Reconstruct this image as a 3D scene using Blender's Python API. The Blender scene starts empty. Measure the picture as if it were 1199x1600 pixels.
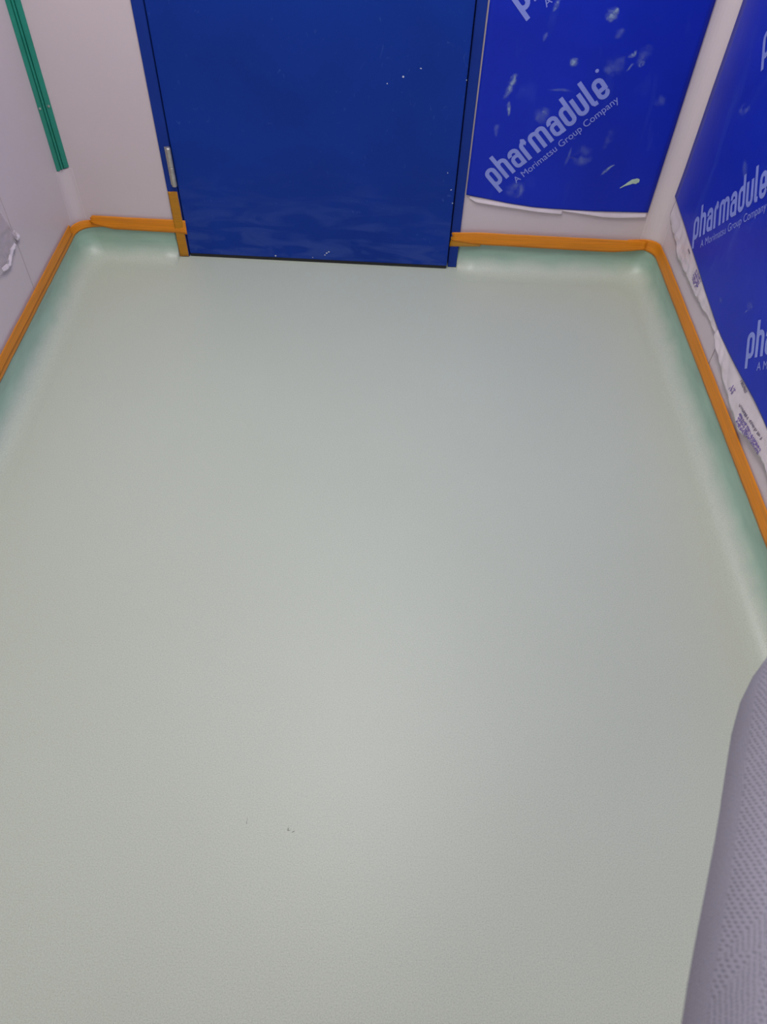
import bpy, bmesh, math, random
from mathutils import Vector, Matrix, noise

random.seed(7)
scn = bpy.context.scene
col = scn.collection

# ------------------------------------------------------------------ camera
CAM_H = 1.5086
cam_data = bpy.data.cameras.new('camera')
cam = bpy.data.objects.new('camera', cam_data)
col.objects.link(cam)
_r = Vector((0.999347, 0.015148, 0.03279))
_u = Vector((-0.032568, 0.77047, 0.636643))
_f = Vector((0.01562, 0.637296, -0.770461))
cam.matrix_world = Matrix(((_r.x, _u.x, -_f.x, 0.0),
                           (_r.y, _u.y, -_f.y, 0.0),
                           (_r.z, _u.z, -_f.z, CAM_H),
                           (0, 0, 0, 1)))
cam_data.sensor_fit = 'VERTICAL'
cam_data.sensor_height = 36.0
cam_data.sensor_width = 27.0
cam_data.lens = 26.698
cam_data.clip_start = 0.01
cam_data.dof.use_dof = True
cam_data.dof.focus_distance = 1.9
cam_data.dof.aperture_fstop = 16.0
scn.camera = cam

# ------------------------------------------------------------------ world, exposure, lamps
world = bpy.data.worlds.new('world')
scn.world = world
world.use_nodes = True
world.node_tree.nodes['Background'].inputs[0].default_value = (0.8, 0.85, 1.0, 1)
world.node_tree.nodes['Background'].inputs[1].default_value = 0.05
scn.view_settings.view_transform = 'Standard'
scn.view_settings.look = 'None'
scn.view_settings.exposure = 0.14
scn.view_settings.gamma = 1.0
scn.view_settings.use_curve_mapping = False

XL, XR, D, YF, HC = -1.0378, 0.9479, 2.3889, -1.7, 2.5
LAMPS = [(-0.05, 1.42, 27.0), (-0.05, -0.75, 10.5)]   # ceiling panels: x, y, watts
for lx, ly, lw in LAMPS:
    ld = bpy.data.lights.new('panel_lamp', 'AREA')
    ld.shape = 'RECTANGLE'
    ld.size = 0.56
    ld.size_y = 1.1
    ld.energy = lw
    ld.color = (1.0, 0.975, 0.97)
    lo = bpy.data.objects.new('panel_lamp', ld)
    lo.location = (lx, ly, HC - 0.03)
    col.objects.link(lo)

# ------------------------------------------------------------------ helpers
def tag(o, label=None, cat=None, group=None, kind=None):
    if label: o['label'] = label
    if cat: o['category'] = cat
    if group: o['group'] = group
    if kind: o['kind'] = kind
    return o

def link_mesh(name, bm, mat, parent=None, smooth=False):
    me = bpy.data.meshes.new(name)
    bm.normal_update()
    bm.to_mesh(me)
    bm.free()
    if smooth:
        for p in me.polygons: p.use_smooth = True
    o = bpy.data.objects.new(name, me)
    for m in (mat if isinstance(mat, (list, tuple)) else [mat]):
        me.materials.append(m)
    col.objects.link(o)
    if parent:
        o.parent = parent
        o.matrix_parent_inverse = Matrix.Translation(-parent.location) if parent.type == 'EMPTY' else Matrix()
    return o

def empty(name, loc):
    o = bpy.data.objects.new(name, None)
    o.location = loc
    o.empty_display_size = 0.05
    col.objects.link(o)
    return o

def add_box(bm, x0, x1, y0, y1, z0, z1, bevel=0.0):
    b = bmesh.new()
    bmesh.ops.create_cube(b, size=1.0)
    for v in b.verts:
        v.co = Vector((x0 + (v.co.x + .5) * (x1 - x0), y0 + (v.co.y + .5) * (y1 - y0), z0 + (v.co.z + .5) * (z1 - z0)))
    if bevel:
        bmesh.ops.bevel(b, geom=b.edges[:], offset=bevel, segments=2, affect='EDGES')
    me = bpy.data.meshes.new('tmp'); b.to_mesh(me); b.free()
    bm.from_mesh(me); bpy.data.meshes.remove(me)
    return bm

def box(name, mat, x0, x1, y0, y1, z0, z1, parent=None, bevel=0.0):
    return link_mesh(name, add_box(bmesh.new(), x0, x1, y0, y1, z0, z1, bevel), mat, parent)

def interp(pts, s):
    if s <= pts[0][0]: return pts[0][1]
    for (a, va), (b, vb) in zip(pts, pts[1:]):
        if s <= b: return va + (vb - va) * (s - a) / (b - a)
    return pts[-1][1]

def nz(x, y=0.0, z=0.0): return noise.noise(Vector((x, y, z)))

# ---- materials
def new_mat(name):
    m = bpy.data.materials.new(name); m.use_nodes = True
    nt = m.node_tree
    return m, nt, nt.nodes['Principled BSDF']

def setp(b, **k):
    for n, v in k.items(): b.inputs[n.replace('_', ' ')].default_value = v

def ramp(nt, src, stops):
    r = nt.nodes.new('ShaderNodeValToRGB')
    while len(r.color_ramp.elements) < len(stops): r.color_ramp.elements.new(0.5)
    for e, (p, c) in zip(r.color_ramp.elements, stops):
        e.position = p; e.color = (*c, 1) if len(c) == 3 else c
    nt.links.new(src, r.inputs[0])
    return r.outputs[0]

def noise_tex(nt, scale, detail=2.0, stretch=None, coords='Object', distortion=0.0):
    tc = nt.nodes.new('ShaderNodeTexCoord')
    n = nt.nodes.new('ShaderNodeTexNoise')
    n.inputs['Scale'].default_value = scale; n.inputs['Detail'].default_value = detail
    n.inputs['Distortion'].default_value = distortion
    src = tc.outputs[coords]
    if stretch:
        mp = nt.nodes.new('ShaderNodeMapping'); mp.inputs['Scale'].default_value = stretch
        nt.links.new(src, mp.inputs[0]); src = mp.outputs[0]
    nt.links.new(src, n.inputs['Vector'])
    return n.outputs['Fac']

def bump(nt, b, src, strength, dist):
    bp = nt.nodes.new('ShaderNodeBump')
    bp.inputs['Strength'].default_value = strength; bp.inputs['Distance'].default_value = dist
    nt.links.new(src, bp.inputs['Height'])
    nt.links.new(bp.outputs[0], b.inputs['Normal'])

def mixc(nt, fac, a, b, mode='MIX'):
    m = nt.nodes.new('ShaderNodeMix'); m.data_type = 'RGBA'; m.blend_type = mode
    for i, v in ((0, fac), (6, a), (7, b)):
        if hasattr(v, 'is_linked'): nt.links.new(v, m.inputs[i])
        else: m.inputs[i].default_value = v if i == 0 else (*v, 1)
    return m.outputs[2]

def scol(c, k): return tuple(min(1, v * k) for v in c)

def plain(name, c, rough=0.5, var=0.06, scale=6.0, bmp=0.0, bscale=200.0, **k):
    m, nt, b = new_mat(name)
    n = noise_tex(nt, scale, 4)
    nt.links.new(ramp(nt, n, [(0.3, scol(c, 1 - var)), (0.7, scol(c, 1 + var))]), b.inputs['Base Color'])
    setp(b, Roughness=rough, **k)
    if bmp: bump(nt, b, noise_tex(nt, bscale, 2), bmp, 0.001)
    return m

FLOOR_C = (0.500, 0.558, 0.458)
m, nt, b = new_mat('green_epoxy'); EPOXY = m
grain = noise_tex(nt, 420, 3)
cloud = noise_tex(nt, 1.6, 3)
c1 = ramp(nt, grain, [(0.28, scol(FLOOR_C, .84)), (0.5, FLOOR_C), (0.72, scol(FLOOR_C, 1.10))])
c2 = ramp(nt, cloud, [(0.3, (0.97, 0.965, 0.955)), (0.7, (1.0, 1.0, 1.0))])
nt.links.new(mixc(nt, 1.0, c1, c2, 'MULTIPLY'), b.inputs['Base Color'])
setp(b, Roughness=0.45); b.inputs['Specular IOR Level'].default_value = 0.40
bump(nt, b, noise_tex(nt, 260, 2), 0.35, 0.0008)

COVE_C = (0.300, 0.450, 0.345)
m, nt, b = new_mat('green_cove'); COVE = m                       # floor colour deepens to green up the cove, shading put into the colour
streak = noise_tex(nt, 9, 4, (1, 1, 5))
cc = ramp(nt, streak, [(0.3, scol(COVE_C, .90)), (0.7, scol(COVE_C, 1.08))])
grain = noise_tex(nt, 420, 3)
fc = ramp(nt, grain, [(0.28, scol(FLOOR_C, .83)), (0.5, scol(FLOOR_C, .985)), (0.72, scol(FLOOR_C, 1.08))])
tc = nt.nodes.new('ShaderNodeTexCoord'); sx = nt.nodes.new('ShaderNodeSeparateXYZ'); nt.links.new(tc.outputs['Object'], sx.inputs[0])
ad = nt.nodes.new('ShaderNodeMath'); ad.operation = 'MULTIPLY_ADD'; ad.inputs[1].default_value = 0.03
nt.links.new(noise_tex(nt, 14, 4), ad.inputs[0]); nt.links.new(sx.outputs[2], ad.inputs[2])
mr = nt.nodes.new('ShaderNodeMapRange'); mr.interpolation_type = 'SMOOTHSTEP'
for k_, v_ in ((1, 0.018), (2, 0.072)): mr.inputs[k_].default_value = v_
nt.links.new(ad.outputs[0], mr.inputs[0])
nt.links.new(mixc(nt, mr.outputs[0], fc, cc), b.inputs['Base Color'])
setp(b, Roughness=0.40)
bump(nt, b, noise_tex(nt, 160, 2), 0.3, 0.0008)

WALL = plain('white_wall_panel', (0.655, 0.572, 0.585), 0.42, 0.02, 3.0, 0.08, 350)
TRIM = plain('white_coving', (0.665, 0.585, 0.595), 0.35, 0.015, 4.0)
CEIL = plain('ceiling_panel', (0.78, 0.76, 0.77), 0.6, 0.02)
GAP = plain('joint_black', (0.03, 0.028, 0.03), 0.7)
SEAL = plain('black_rubber', (0.012, 0.013, 0.016), 0.55)
STEEL = plain('brushed_steel', (0.50, 0.48, 0.45), 0.42, 0.12, 60, Metallic=0.75)

# blue door paint, wiped and mottled low down on the hinge side
m, nt, b = new_mat('blue_door_paint'); DOOR = m
DC = (0.0055, 0.037, 0.290)
tc = nt.nodes.new('ShaderNodeTexCoord')
sx = nt.nodes.new('ShaderNodeSeparateXYZ'); nt.links.new(tc.outputs['Object'], sx.inputs[0])
mz = nt.nodes.new('ShaderNodeMapRange'); mz.clamp = True
mz.inputs[1].default_value = 0.34; mz.inputs[2].default_value = 0.04; mz.inputs[3].default_value = 0; mz.inputs[4].default_value = 1
nt.links.new(sx.outputs[2], mz.inputs[0])
wipe = ramp(nt, noise_tex(nt, 9, 6, (0.6, 1, 2.2), distortion=1.2), [(0.45, (0, 0, 0)), (0.64, (1, 1, 1))])
mul = nt.nodes.new('ShaderNodeMath'); mul.operation = 'MULTIPLY'
nt.links.new(mz.outputs[0], mul.inputs[0]); nt.links.new(wipe, mul.inputs[1])
mul2 = nt.nodes.new('ShaderNodeMath'); mul2.operation = 'MULTIPLY'; mul2.inputs[1].default_value = 0.75
nt.links.new(mul.outputs[0], mul2.inputs[0])
basec = ramp(nt, noise_tex(nt, 2.5, 5, distortion=0.6), [(0.3, scol(DC, .90)), (0.7, scol(DC, 1.1))])
hz = mixc(nt, mul2.outputs[0], basec, (0.035, 0.075, 0.34))
sc = ramp(nt, noise_tex(nt, 34, 5, (1, 1, .55), distortion=2.5), [(0.66, (0, 0, 0)), (0.76, (0.40, 0.40, 0.40))])
nt.links.new(mixc(nt, sc, hz, (0.06, 0.13, 0.42)), b.inputs['Base Color'])
setp(b, Roughness=0.4); b.inputs['Specular IOR Level'].default_value = 0.14
bump(nt, b, noise_tex(nt, 7, 3, distortion=.5), 0.15, 0.004)
FRAME = plain('blue_frame_paint', (0.008, 0.036, 0.260), 0.38, 0.08, 8)
FRAME.node_tree.nodes['Principled BSDF'].inputs['Specular IOR Level'].default_value = 0.18

# blue protective film
m, nt, b = new_mat('blue_film'); FILM = m
FC = (0.0088, 0.028, 0.455)
b1 = ramp(nt, noise_tex(nt, 3, 4, distortion=.5), [(0.3, scol(FC, .90)), (0.7, scol(FC, 1.10))])
dust = ramp(nt, noise_tex(nt, 11, 6, (1, 1, .35), distortion=1.0), [(0.60, (0, 0, 0)), (0.85, (0.22, 0.22, 0.22))])
nt.links.new(mixc(nt, dust, b1, (0.10, 0.19, 0.60)), b.inputs['Base Color'])
setp(b, Roughness=0.36); b.inputs['Specular IOR Level'].default_value = 0.18
bump(nt, b, noise_tex(nt, 14, 4, distortion=.8), 0.12, 0.004)
PRINT = plain('pale_print', (0.25, 0.31, 0.74), 0.45, 0.05, 30)

# see-through orange masking tape
def tape_mat(name, c, alpha):
    m, nt, b = new_mat(name)
    n = noise_tex(nt, 5, 3, (1.5, 1.5, 60))
    nt.links.new(ramp(nt, n, [(0.35, scol(c, .90)), (0.65, scol(c, 1.10))]), b.inputs['Base Color'])
    setp(b, Roughness=0.45, Alpha=alpha)
    bump(nt, b, noise_tex(nt, 12, 3, (1, 1, 14)), 0.25, 0.002)
    return m
TAPE = tape_mat('orange_tape', (0.88, 0.300, 0.007), 0.80)
TAPE_B = tape_mat('orange_tape_thin', (0.72, 0.32, 0.008), 0.58)

GREEN = plain('green_profile', (0.012, 0.230, 0.160), 0.35, 0.08, 14)

# white and clear peeling film
m, nt, b = new_mat('white_film'); WFILM = m
nt.links.new(ramp(nt, noise_tex(nt, 14, 4), [(0.3, (0.66, 0.59, 0.61)), (0.7, (0.75, 0.67, 0.695))]), b.inputs['Base Color'])
setp(b, Roughness=0.22); b.inputs['Specular IOR Level'].default_value = 0.55
bump(nt, b, noise_tex(nt, 60, 3, distortion=1), 0.25, 0.002)
m, nt, b = new_mat('clear_film'); CFILM = m
setp(b, Base_Color=(0.68, 0.61, 0.65, 1), Roughness=0.16, Alpha=0.30)
bump(nt, b, noise_tex(nt, 45, 3, distortion=1), 0.3, 0.002)
VIOLET = plain('violet_print', (0.19, 0.13, 0.42), 0.5)
GREYINK = plain('grey_print', (0.20, 0.17, 0.24), 0.5)

def smear_mat(name, c, lo, hi, amax, scale=60):
    m, nt, b = new_mat(name)
    setp(b, Base_Color=(*c, 1), Roughness=0.6)
    n = noise_tex(nt, scale, 4, distortion=1.0)
    at = nt.nodes.new('ShaderNodeAttribute'); at.attribute_name = 'feather'
    mu = nt.nodes.new('ShaderNodeMath'); mu.operation = 'MULTIPLY'
    nt.links.new(ramp(nt, n, [(lo, (0, 0, 0)), (hi, (amax,) * 3)]), mu.inputs[0]); nt.links.new(at.outputs['Fac'], mu.inputs[1])
    nt.links.new(mu.outputs[0], b.inputs['Alpha'])
    return m
SMEAR = smear_mat('dry_paint_smear', (0.42, 0.58, 0.72), 0.36, 0.68, 0.75, 55)
HAZE = smear_mat('wiped_haze', (0.30, 0.42, 0.75), 0.30, 0.80, 0.42, 30)
DRIP = plain('pale_green_drip', (0.50, 0.66, 0.50), 0.4, 0.10, 50)
SPECK = plain('white_speck', (0.55, 0.62, 0.72), 0.5)

# spun coverall fabric: lilac grey with rows of small dimples
m, nt, b = new_mat('coverall_fabric'); FABRIC = m
tc = nt.nodes.new('ShaderNodeTexCoord'); geo = nt.nodes.new('ShaderNodeNewGeometry')
def dots(rot, axes):
    mp = nt.nodes.new('ShaderNodeMapping')
    mp.inputs['Rotation'].default_value = rot
    mp.inputs['Scale'].default_value = (720, 440, 0)
    sp = nt.nodes.new('ShaderNodeSeparateXYZ'); cb = nt.nodes.new('ShaderNodeCombineXYZ')
    nt.links.new(tc.outputs['Object'], sp.inputs[0])
    nt.links.new(sp.outputs[axes[0]], cb.inputs[0]); nt.links.new(sp.outputs[axes[1]], cb.inputs[1])
    nt.links.new(cb.outputs[0], mp.inputs[0])
    v = nt.nodes.new('ShaderNodeTexVoronoi'); v.inputs['Scale'].default_value = 1.0
    v.inputs['Randomness'].default_value = 0.22; v.voronoi_dimensions = '2D'
    nt.links.new(mp.outputs[0], v.inputs['Vector'])
    return v.outputs['Distance']
d1 = dots((0, 0, 0.35), (0, 1)); d2 = dots((0, 0, 0.35), (1, 2))
sn = nt.nodes.new('ShaderNodeSeparateXYZ'); nt.links.new(geo.outputs['True Normal'], sn.inputs[0])
ab = nt.nodes.new('ShaderNodeMath'); ab.operation = 'ABSOLUTE'; nt.links.new(sn.outputs[2], ab.inputs[0])
gt = nt.nodes.new('ShaderNodeMath'); gt.operation = 'GREATER_THAN'; gt.inputs[1].default_value = 0.35
nt.links.new(ab.outputs[0], gt.inputs[0])
mixd = nt.nodes.new('ShaderNodeMix'); mixd.data_type = 'FLOAT'
nt.links.new(gt.outputs[0], mixd.inputs[0]); nt.links.new(d2, mixd.inputs[2]); nt.links.new(d1, mixd.inputs[3])
FB = (0.300, 0.290, 0.345)
dc = ramp(nt, mixd.outputs[0], [(0.16, scol(FB, .48)), (0.36, FB)])
nt.links.new(mixc(nt, 1.0, dc, ramp(nt, noise_tex(nt, 14, 4), [(0.3, (0.88, 0.88, 0.88)), (0.7, (1, 1, 1))]), 'MULTIPLY'), b.inputs['Base Color'])
setp(b, Roughness=0.75)
bump(nt, b, mixd.outputs[0], 0.4, 0.0006)
SKIN = plain('skin', (0.52, 0.31, 0.22), 0.5, 0.06, 20)
SHOE = plain('white_overshoe', (0.55, 0.55, 0.58), 0.6)
EYE = plain('eye_dark', (0.03, 0.02, 0.015), 0.2)

# ------------------------------------------------------------------ setting: floor, ceiling, walls
FX0, FX1 = -0.7030, 0.2700      # outer edges of the door frame
DOOR_TOP = 2.12
R = 0.058                       # radius of the wall corners
def struct(o): o['kind'] = 'structure'; return o

def grid_plane(name, mat, x0, x1, y0, y1, z):
    bm = bmesh.new()
    bmesh.ops.create_grid(bm, x_segments=12, y_segments=24, size=0.5)
    for v in bm.verts:
        v.co = Vector((x0 + (v.co.x + .5) * (x1 - x0), y0 + (v.co.y + .5) * (y1 - y0), z))
    return bm
bm = add_box(bmesh.new(), XL - .06, XR + .06, YF - .06, D + .06, -0.05, 0.0)
floor = struct(link_mesh('floor', bm, EPOXY))
bm = bmesh.new()
for (mx, my, n, ln) in ((-0.2199, 0.4676, 1, .011), (-0.137, 0.455, 3, .006), (-0.128, 0.449, 2, .005)):
    for k in range(n):
        a = math.radians(90 if n == 1 else random.uniform(0, 180))
        c = Vector((mx + random.uniform(-.003, .003) * (n > 1), my + random.uniform(-.003, .003) * (n > 1), 0.0004))
        t = Vector((math.cos(a), math.sin(a), 0)); w = Vector((-t.y, t.x, 0)) * 0.0005
        bm.faces.new([bm.verts.new(c + t * s * ln * .5 + w * e) for s, e in ((-1, -1), (1, -.4), (1, .4), (-1, 1))])
link_mesh('scuff_mark', bm, plain('scuff_grey', (0.16, 0.17, 0.14), 0.7), floor)
ceiling = struct(box('ceiling', CEIL, XL - .06, XR + .06, YF - .06, D + .06, HC, HC + .05))
for lx, ly, lw in LAMPS:        # flush panel lights, out of the frame
    t = empty('ceiling_light', (lx, ly, HC))
    tag(t, 'flush white ceiling light panel %s' % ('over the middle of the room' if ly > 0 else 'near the front wall, behind the camera'), 'ceiling light')
    bm = bmesh.new()
    for a in ((-.31, -.285, -.58, .58), (.285, .31, -.58, .58), (-.285, .285, -.58, -.555), (-.285, .285, .555, .58)):
        add_box(bm, lx + a[0], lx + a[1], ly + a[2], ly + a[3], HC - .025, HC - .001)
    link_mesh('light_frame', bm, TRIM, t)
    me_, nt_, b_ = new_mat('lit_diffuser'); setp(b_, Base_Color=(.9, .9, .9, 1)); setp(b_, Emission_Color=(1, .98, .97, 1), Emission_Strength=2.0)
    box('diffuser', me_, lx - .285, lx + .285, ly - .555, ly + .555, HC - .018, HC - .006, t)

def wall(name, axis, plane, out, cuts, gap=0.0022):
    """panelled wall: panels along one axis with recessed dark joints"""
    root = struct(empty(name, (0, 0, 0)))
    for a, c in zip(cuts, cuts[1:]):
        lo, hi = a + gap / 2, c - gap / 2
        p0, p1 = sorted((plane, plane + out * 0.05))
        if axis == 'y': box('wall_panel', WALL, p0, p1, lo, hi, 0, HC, root, 0.0006)
        else: box('wall_panel', WALL, lo, hi, p0, p1, 0, HC, root, 0.0006)
    p0, p1 = sorted((plane + out * .012, plane + out * 0.045))
    for c in cuts[1:-1]:
        if axis == 'y': box('joint_seal', GAP, p0, p1, c - gap / 2, c + gap / 2, 0, HC, root)
        else: box('joint_seal', GAP, c - gap / 2, c + gap / 2, p0, p1, 0, HC, root)
    return root
wall('wall_left', 'y', XL, -1, [YF, -0.4, 0.78, 1.9588, D + .05], .003)
wall('wall_right', 'y', XR, 1, [YF, -0.64, 0.54, 1.7225, D + .05], .004)
wall('wall_front', 'x', YF, -1, [XL, -0.05, XR])
wb = struct(empty('wall_back', (0, 0, 0)))
box('wall_panel', WALL, XL, FX0 + .004, D, D + .05, 0, HC, wb)
box('wall_panel', WALL, FX1 - .004, XR, D, D + .05, 0, HC, wb)
box('wall_panel', WALL, FX0 + .004, FX1 - .004, D, D + .05, DOOR_TOP - .004, HC, wb)

# ---- path along the walls, inset d from them: returns position and inward normal
ARC = math.pi / 2 * R
LEN_L = (D - R) - YF
LEN_B = (XR - R) - (XL + R)
S_BL0, S_BL1 = LEN_L, LEN_L + ARC
S_BR0 = S_BL1 + LEN_B
S_BR1 = S_BR0 + ARC
S_END = S_BR1 + LEN_L
def path(s, d):
    if s < S_BL0: return Vector((XL + d, YF + s, 0)) - Vector((0, d, 0)) * max(0, min(1, s / S_BL0)), Vector((1, 0, 0))
    if s < S_BL1:
        a = math.pi - (s - S_BL0) / R
        return Vector((XL + d + R + R * math.cos(a), D - d - R + R * math.sin(a), 0)), Vector((-math.cos(a), -math.sin(a), 0))
    if s < S_BR0:
        t = (s - S_BL1) / LEN_B
        return Vector((XL + R + d + t * (LEN_B - 2 * d), D - d, 0)), Vector((0, -1, 0))
    if s < S_BR1:
        a = math.pi / 2 - (s - S_BR0) / R
        return Vector((XR - d - R + R * math.cos(a), D - d - R + R * math.sin(a), 0)), Vector((-math.cos(a), -math.sin(a), 0))
    t = (s - S_BR1) / LEN_L
    return Vector((XR - d, D - R - d - t * (LEN_L - d), 0)), Vector((-1, 0, 0))
def s_left(y): return y - YF
def s_back(x): return S_BL1 + (x - XL - R)
def s_right(y): return S_BR1 + (D - R - y)

# coved skirting of the floor coating
CR = 0.068
PROF = [(-0.008, 0.1115), (0.0016, 0.112), (0.0016, 0.096)] + [(0.0016 + CR - CR * math.cos(a), 0.082 * (1 - math.sin(a)) + 0.0004)
        for a in [i * math.pi / 2 / 14 for i in range(15)]] + [(0.0016 + CR + 0.02, 0.0003)]
def cove(name, s0, s1, step=0.03, cap0=False, cap1=False, clampx=None):
    bm = bmesh.new()
    n = max(2, int((s1 - s0) / step))
    ss = [s0 + (s1 - s0) * i / n for i in range(n + 1)]
    rows = []
    for s in ss:
        row = []
        e = min((s - s0) / .07 if cap0 else 1, (s1 - s) / .07 if cap1 else 1, 1)
        e = .42 + .58 * e * e * (3 - 2 * e)                     # the cove tightens against the door frame
        for j, (d, z) in enumerate(PROF):
            p, nn = path(s, .0016 + (d - .0016) * e if d > .0016 else d)
            if clampx is not None:
                p.x = max(p.x, clampx[0]) if clampx[0] is not None else p.x
                p.x = min(p.x, clampx[1]) if clampx[1] is not None else p.x
            wob = 0.0022 * nz(s * 3.1, j * .25, 3.3) * math.sin(min(1, j / 6) * math.pi)
            row.append(bm.verts.new(p + nn * wob + Vector((0, 0, z))))
        rows.append(row)
    for a, c in zip(rows, rows[1:]):
        for j in range(len(PROF) - 1):
            bm.faces.new((a[j], a[j + 1], c[j + 1], c[j]))
    for flag, row in ((cap0, rows[0]), (cap1, rows[-1])):
        if flag:
            foot = bm.verts.new(Vector((row[0].co.x, D - 0.0002, 0.0002)))
            for j in range(len(PROF) - 1):
                bm.faces.new((row[j], row[j + 1], foot))
    bmesh.ops.recalc_face_normals(bm, faces=bm.faces[:])
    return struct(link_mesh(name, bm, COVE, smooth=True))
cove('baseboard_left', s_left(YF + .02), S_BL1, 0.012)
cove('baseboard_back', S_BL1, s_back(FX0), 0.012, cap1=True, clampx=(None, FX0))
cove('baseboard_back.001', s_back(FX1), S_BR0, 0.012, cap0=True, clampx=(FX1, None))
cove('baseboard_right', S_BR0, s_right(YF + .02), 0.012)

# white corner coving strips between the walls
def corner_trim(name, right, r, z0, z1):
    bm = bmesh.new()
    cx, sg = (XR, -1) if right else (XL, 1)
    pts = [(0.0, r + .003), (0.0008, r + .002)]
    for i in range(11):
        a = i * math.pi / 2 / 10
        pts.append((0.0010 + r - r * math.cos(a), 0.0010 + r - r * math.sin(a)))
    pts += [(r + .002, 0.0008), (r + .003, 0.0)]
    n = len(pts)
    mat = TRIM if right else WALL
    lo = [bm.verts.new((cx + sg * u, D - v, z0)) for u, v in pts]
    hi = [bm.verts.new((cx + sg * u, D - v, z1)) for u, v in pts]
    for j in range(n - 1): bm.faces.new((lo[j], lo[j + 1], hi[j + 1], hi[j]))
    for row in (lo, hi):
        k = bm.verts.new((cx, D, row[0].co.z))
        for j in range(n - 1): bm.faces.new((row[j], row[j + 1], k))
    bmesh.ops.recalc_face_normals(bm, faces=bm.faces[:])
    o = struct(link_mesh(name, bm, mat))
    return o
corner_trim('trim_1', False, 0.037, 0.10, 0.300)
corner_trim('trim_2', True, 0.056, 0.10, HC)

# ------------------------------------------------------------------ door
door = struct(empty('door_1', (-0.67, D, 0)))
bm = bmesh.new()
add_box(bm, FX0, -0.6690, D - .006, D + .05, 0.001, DOOR_TOP, .0015)
add_box(bm, 0.2400, FX1, D - .010, D + .05, 0.001, DOOR_TOP, .0015)
add_box(bm, -0.6690, 0.2400, D - .006, D + .05, DOOR_TOP - .035, DOOR_TOP, .0015)
add_box(bm, -0.6690, -0.655, D + .020, D + .05, 0.001, DOOR_TOP - .035)      # stop
add_box(bm, 0.215, 0.2400, D + .028, D + .05, 0.001, DOOR_TOP - .035)
link_mesh('door_frame', bm, FRAME, door)
AJ = math.radians(1.25)           # the leaf stands slightly ajar
HX, HY = -0.6660, D - 0.004
def ajar(o):
    for v in o.data.vertices:
        p = v.co - Vector((HX, HY, 0))
        v.co = Vector((HX + p.x * math.cos(AJ) + p.y * math.sin(AJ), HY - p.x * math.sin(AJ) + p.y * math.cos(AJ), v.co.z))
    return o
LW = 0.9010
bm = bmesh.new()
add_box(bm, HX, HX + LW, HY, HY + .042, 0.0125, DOOR_TOP - .038, .0022)
leaf = ajar(link_mesh('door_leaf', bm, DOOR, door))
seal = ajar(link_mesh('drop_seal', add_box(bmesh.new(), HX + .002, HX + LW - .002, HY + .003, HY + .03, 0.0012, 0.0135, .0008), SEAL, leaf))
back = box('door_backing', SEAL, FX0 + .002, FX1 - .002, D + .0515, D + .056, 0.0, DOOR_TOP, door)
bm = bmesh.new()
def add_cyl(bm, p0, p1, r, seg=16, r2=None):
    p0, p1 = Vector(p0), Vector(p1)
    d = p1 - p0
    mt = Matrix.Translation((p0 + p1) / 2) @ d.to_track_quat('Z', 'Y').to_matrix().to_4x4()
    bmesh.ops.create_cone(bm, cap_ends=True, segments=seg, radius1=r, radius2=r if r2 is None else r2, depth=d.length, matrix=mt)
hx, hy = -0.6735, D - 0.013
add_cyl(bm, (hx, hy, 0.2600), (hx, hy, 0.3230), 0.0082)
add_cyl(bm, (hx, hy, 0.3242), (hx, hy, 0.3830), 0.0082)
add_cyl(bm, (hx, hy, 0.3830), (hx, hy, 0.3862), 0.0082, 16, 0.0060)
bmesh.ops.bevel(bm, geom=[e for e in bm.edges if e.is_manifold and e.calc_face_angle(0) > 1.2], offset=.0008, segments=1, affect='EDGES')
hinge = link_mesh('hinge', bm, STEEL, door)
hinge['label'] = 'brushed grey metal hinge barrel low on the blue door'
box('hinge_leaf', STEEL, hx - .012, hx - .004, D - .0085, D - .0062, 0.262, 0.384, hinge)
bm = bmesh.new()                # flecks of dried paint near the bottom rail and latch edge
random.seed(3)
def leaf_y(x): return HY - (x - HX) * math.sin(AJ) - 0.0006
for (x, z, r) in [(-0.185, .040, .004), (-0.178, .046, .003), (-0.192, .033, .0025), (-0.235, .021, .002), (-0.365, .020, .003), (0.222, .29, .0025),
                  (0.206, .345, .002), (0.232, .245, .002), (0.05, .62, .003), (0.10, .645, .0025), (0.234, .62, .002), (0.005, .60, .002)]:
    k = 7
    c = Vector((x, leaf_y(x), z))
    bm.faces.new([bm.verts.new(c + Vector((math.cos(i * 2 * math.pi / k), 0, math.sin(i * 2 * math.pi / k))) * r * random.uniform(.5, 1.2)) for i in range(k)])
fl = link_mesh('paint_fleck', bm, SPECK, leaf); fl['kind'] = 'stuff'

# ------------------------------------------------------------------ green corner profile with two screws
cp = empty('corner_profile', (XL, D, 0.301))
tag(cp, 'green ribbed corner profile strip running up the left corner between two white walls', 'corner profile')
bm = bmesh.new()
A, B = Vector((XL, D - .027, 0)), Vector((XL + .031, D, 0))
t = (B - A); n = Vector((t.y, -t.x, 0)).normalized()
if n.dot(Vector((1, -1, 0))) < 0: n = -n
sec = [(0, 0), (0.0, .0015), (.26, .0035), (.30, -.002), (.36, -.002), (.38, .003), (.50, .003), (.52, -.003), (.58, -.003), (.60, .0025), (.64, .0025), (.67, .0008), (.97, .0022), (1.0, .0015), (1, 0)]
pr = [A + t * u + n * w for u, w in sec] + [Vector((XL, D, 0))]
z0, z1 = 0.3015, HC - .001
lo = [bm.verts.new(p + Vector((0, 0, z0 + 0.004 * (i / len(pr))))) for i, p in enumerate(pr)]
hi = [bm.verts.new(p + Vector((0, 0, z1))) for p in pr]
for i in range(len(pr)):
    j = (i + 1) % len(pr)
    bm.faces.new((lo[i], lo[j], hi[j], hi[i]))
bm.faces.new(lo[::-1]); bm.faces.new(hi)
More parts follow.
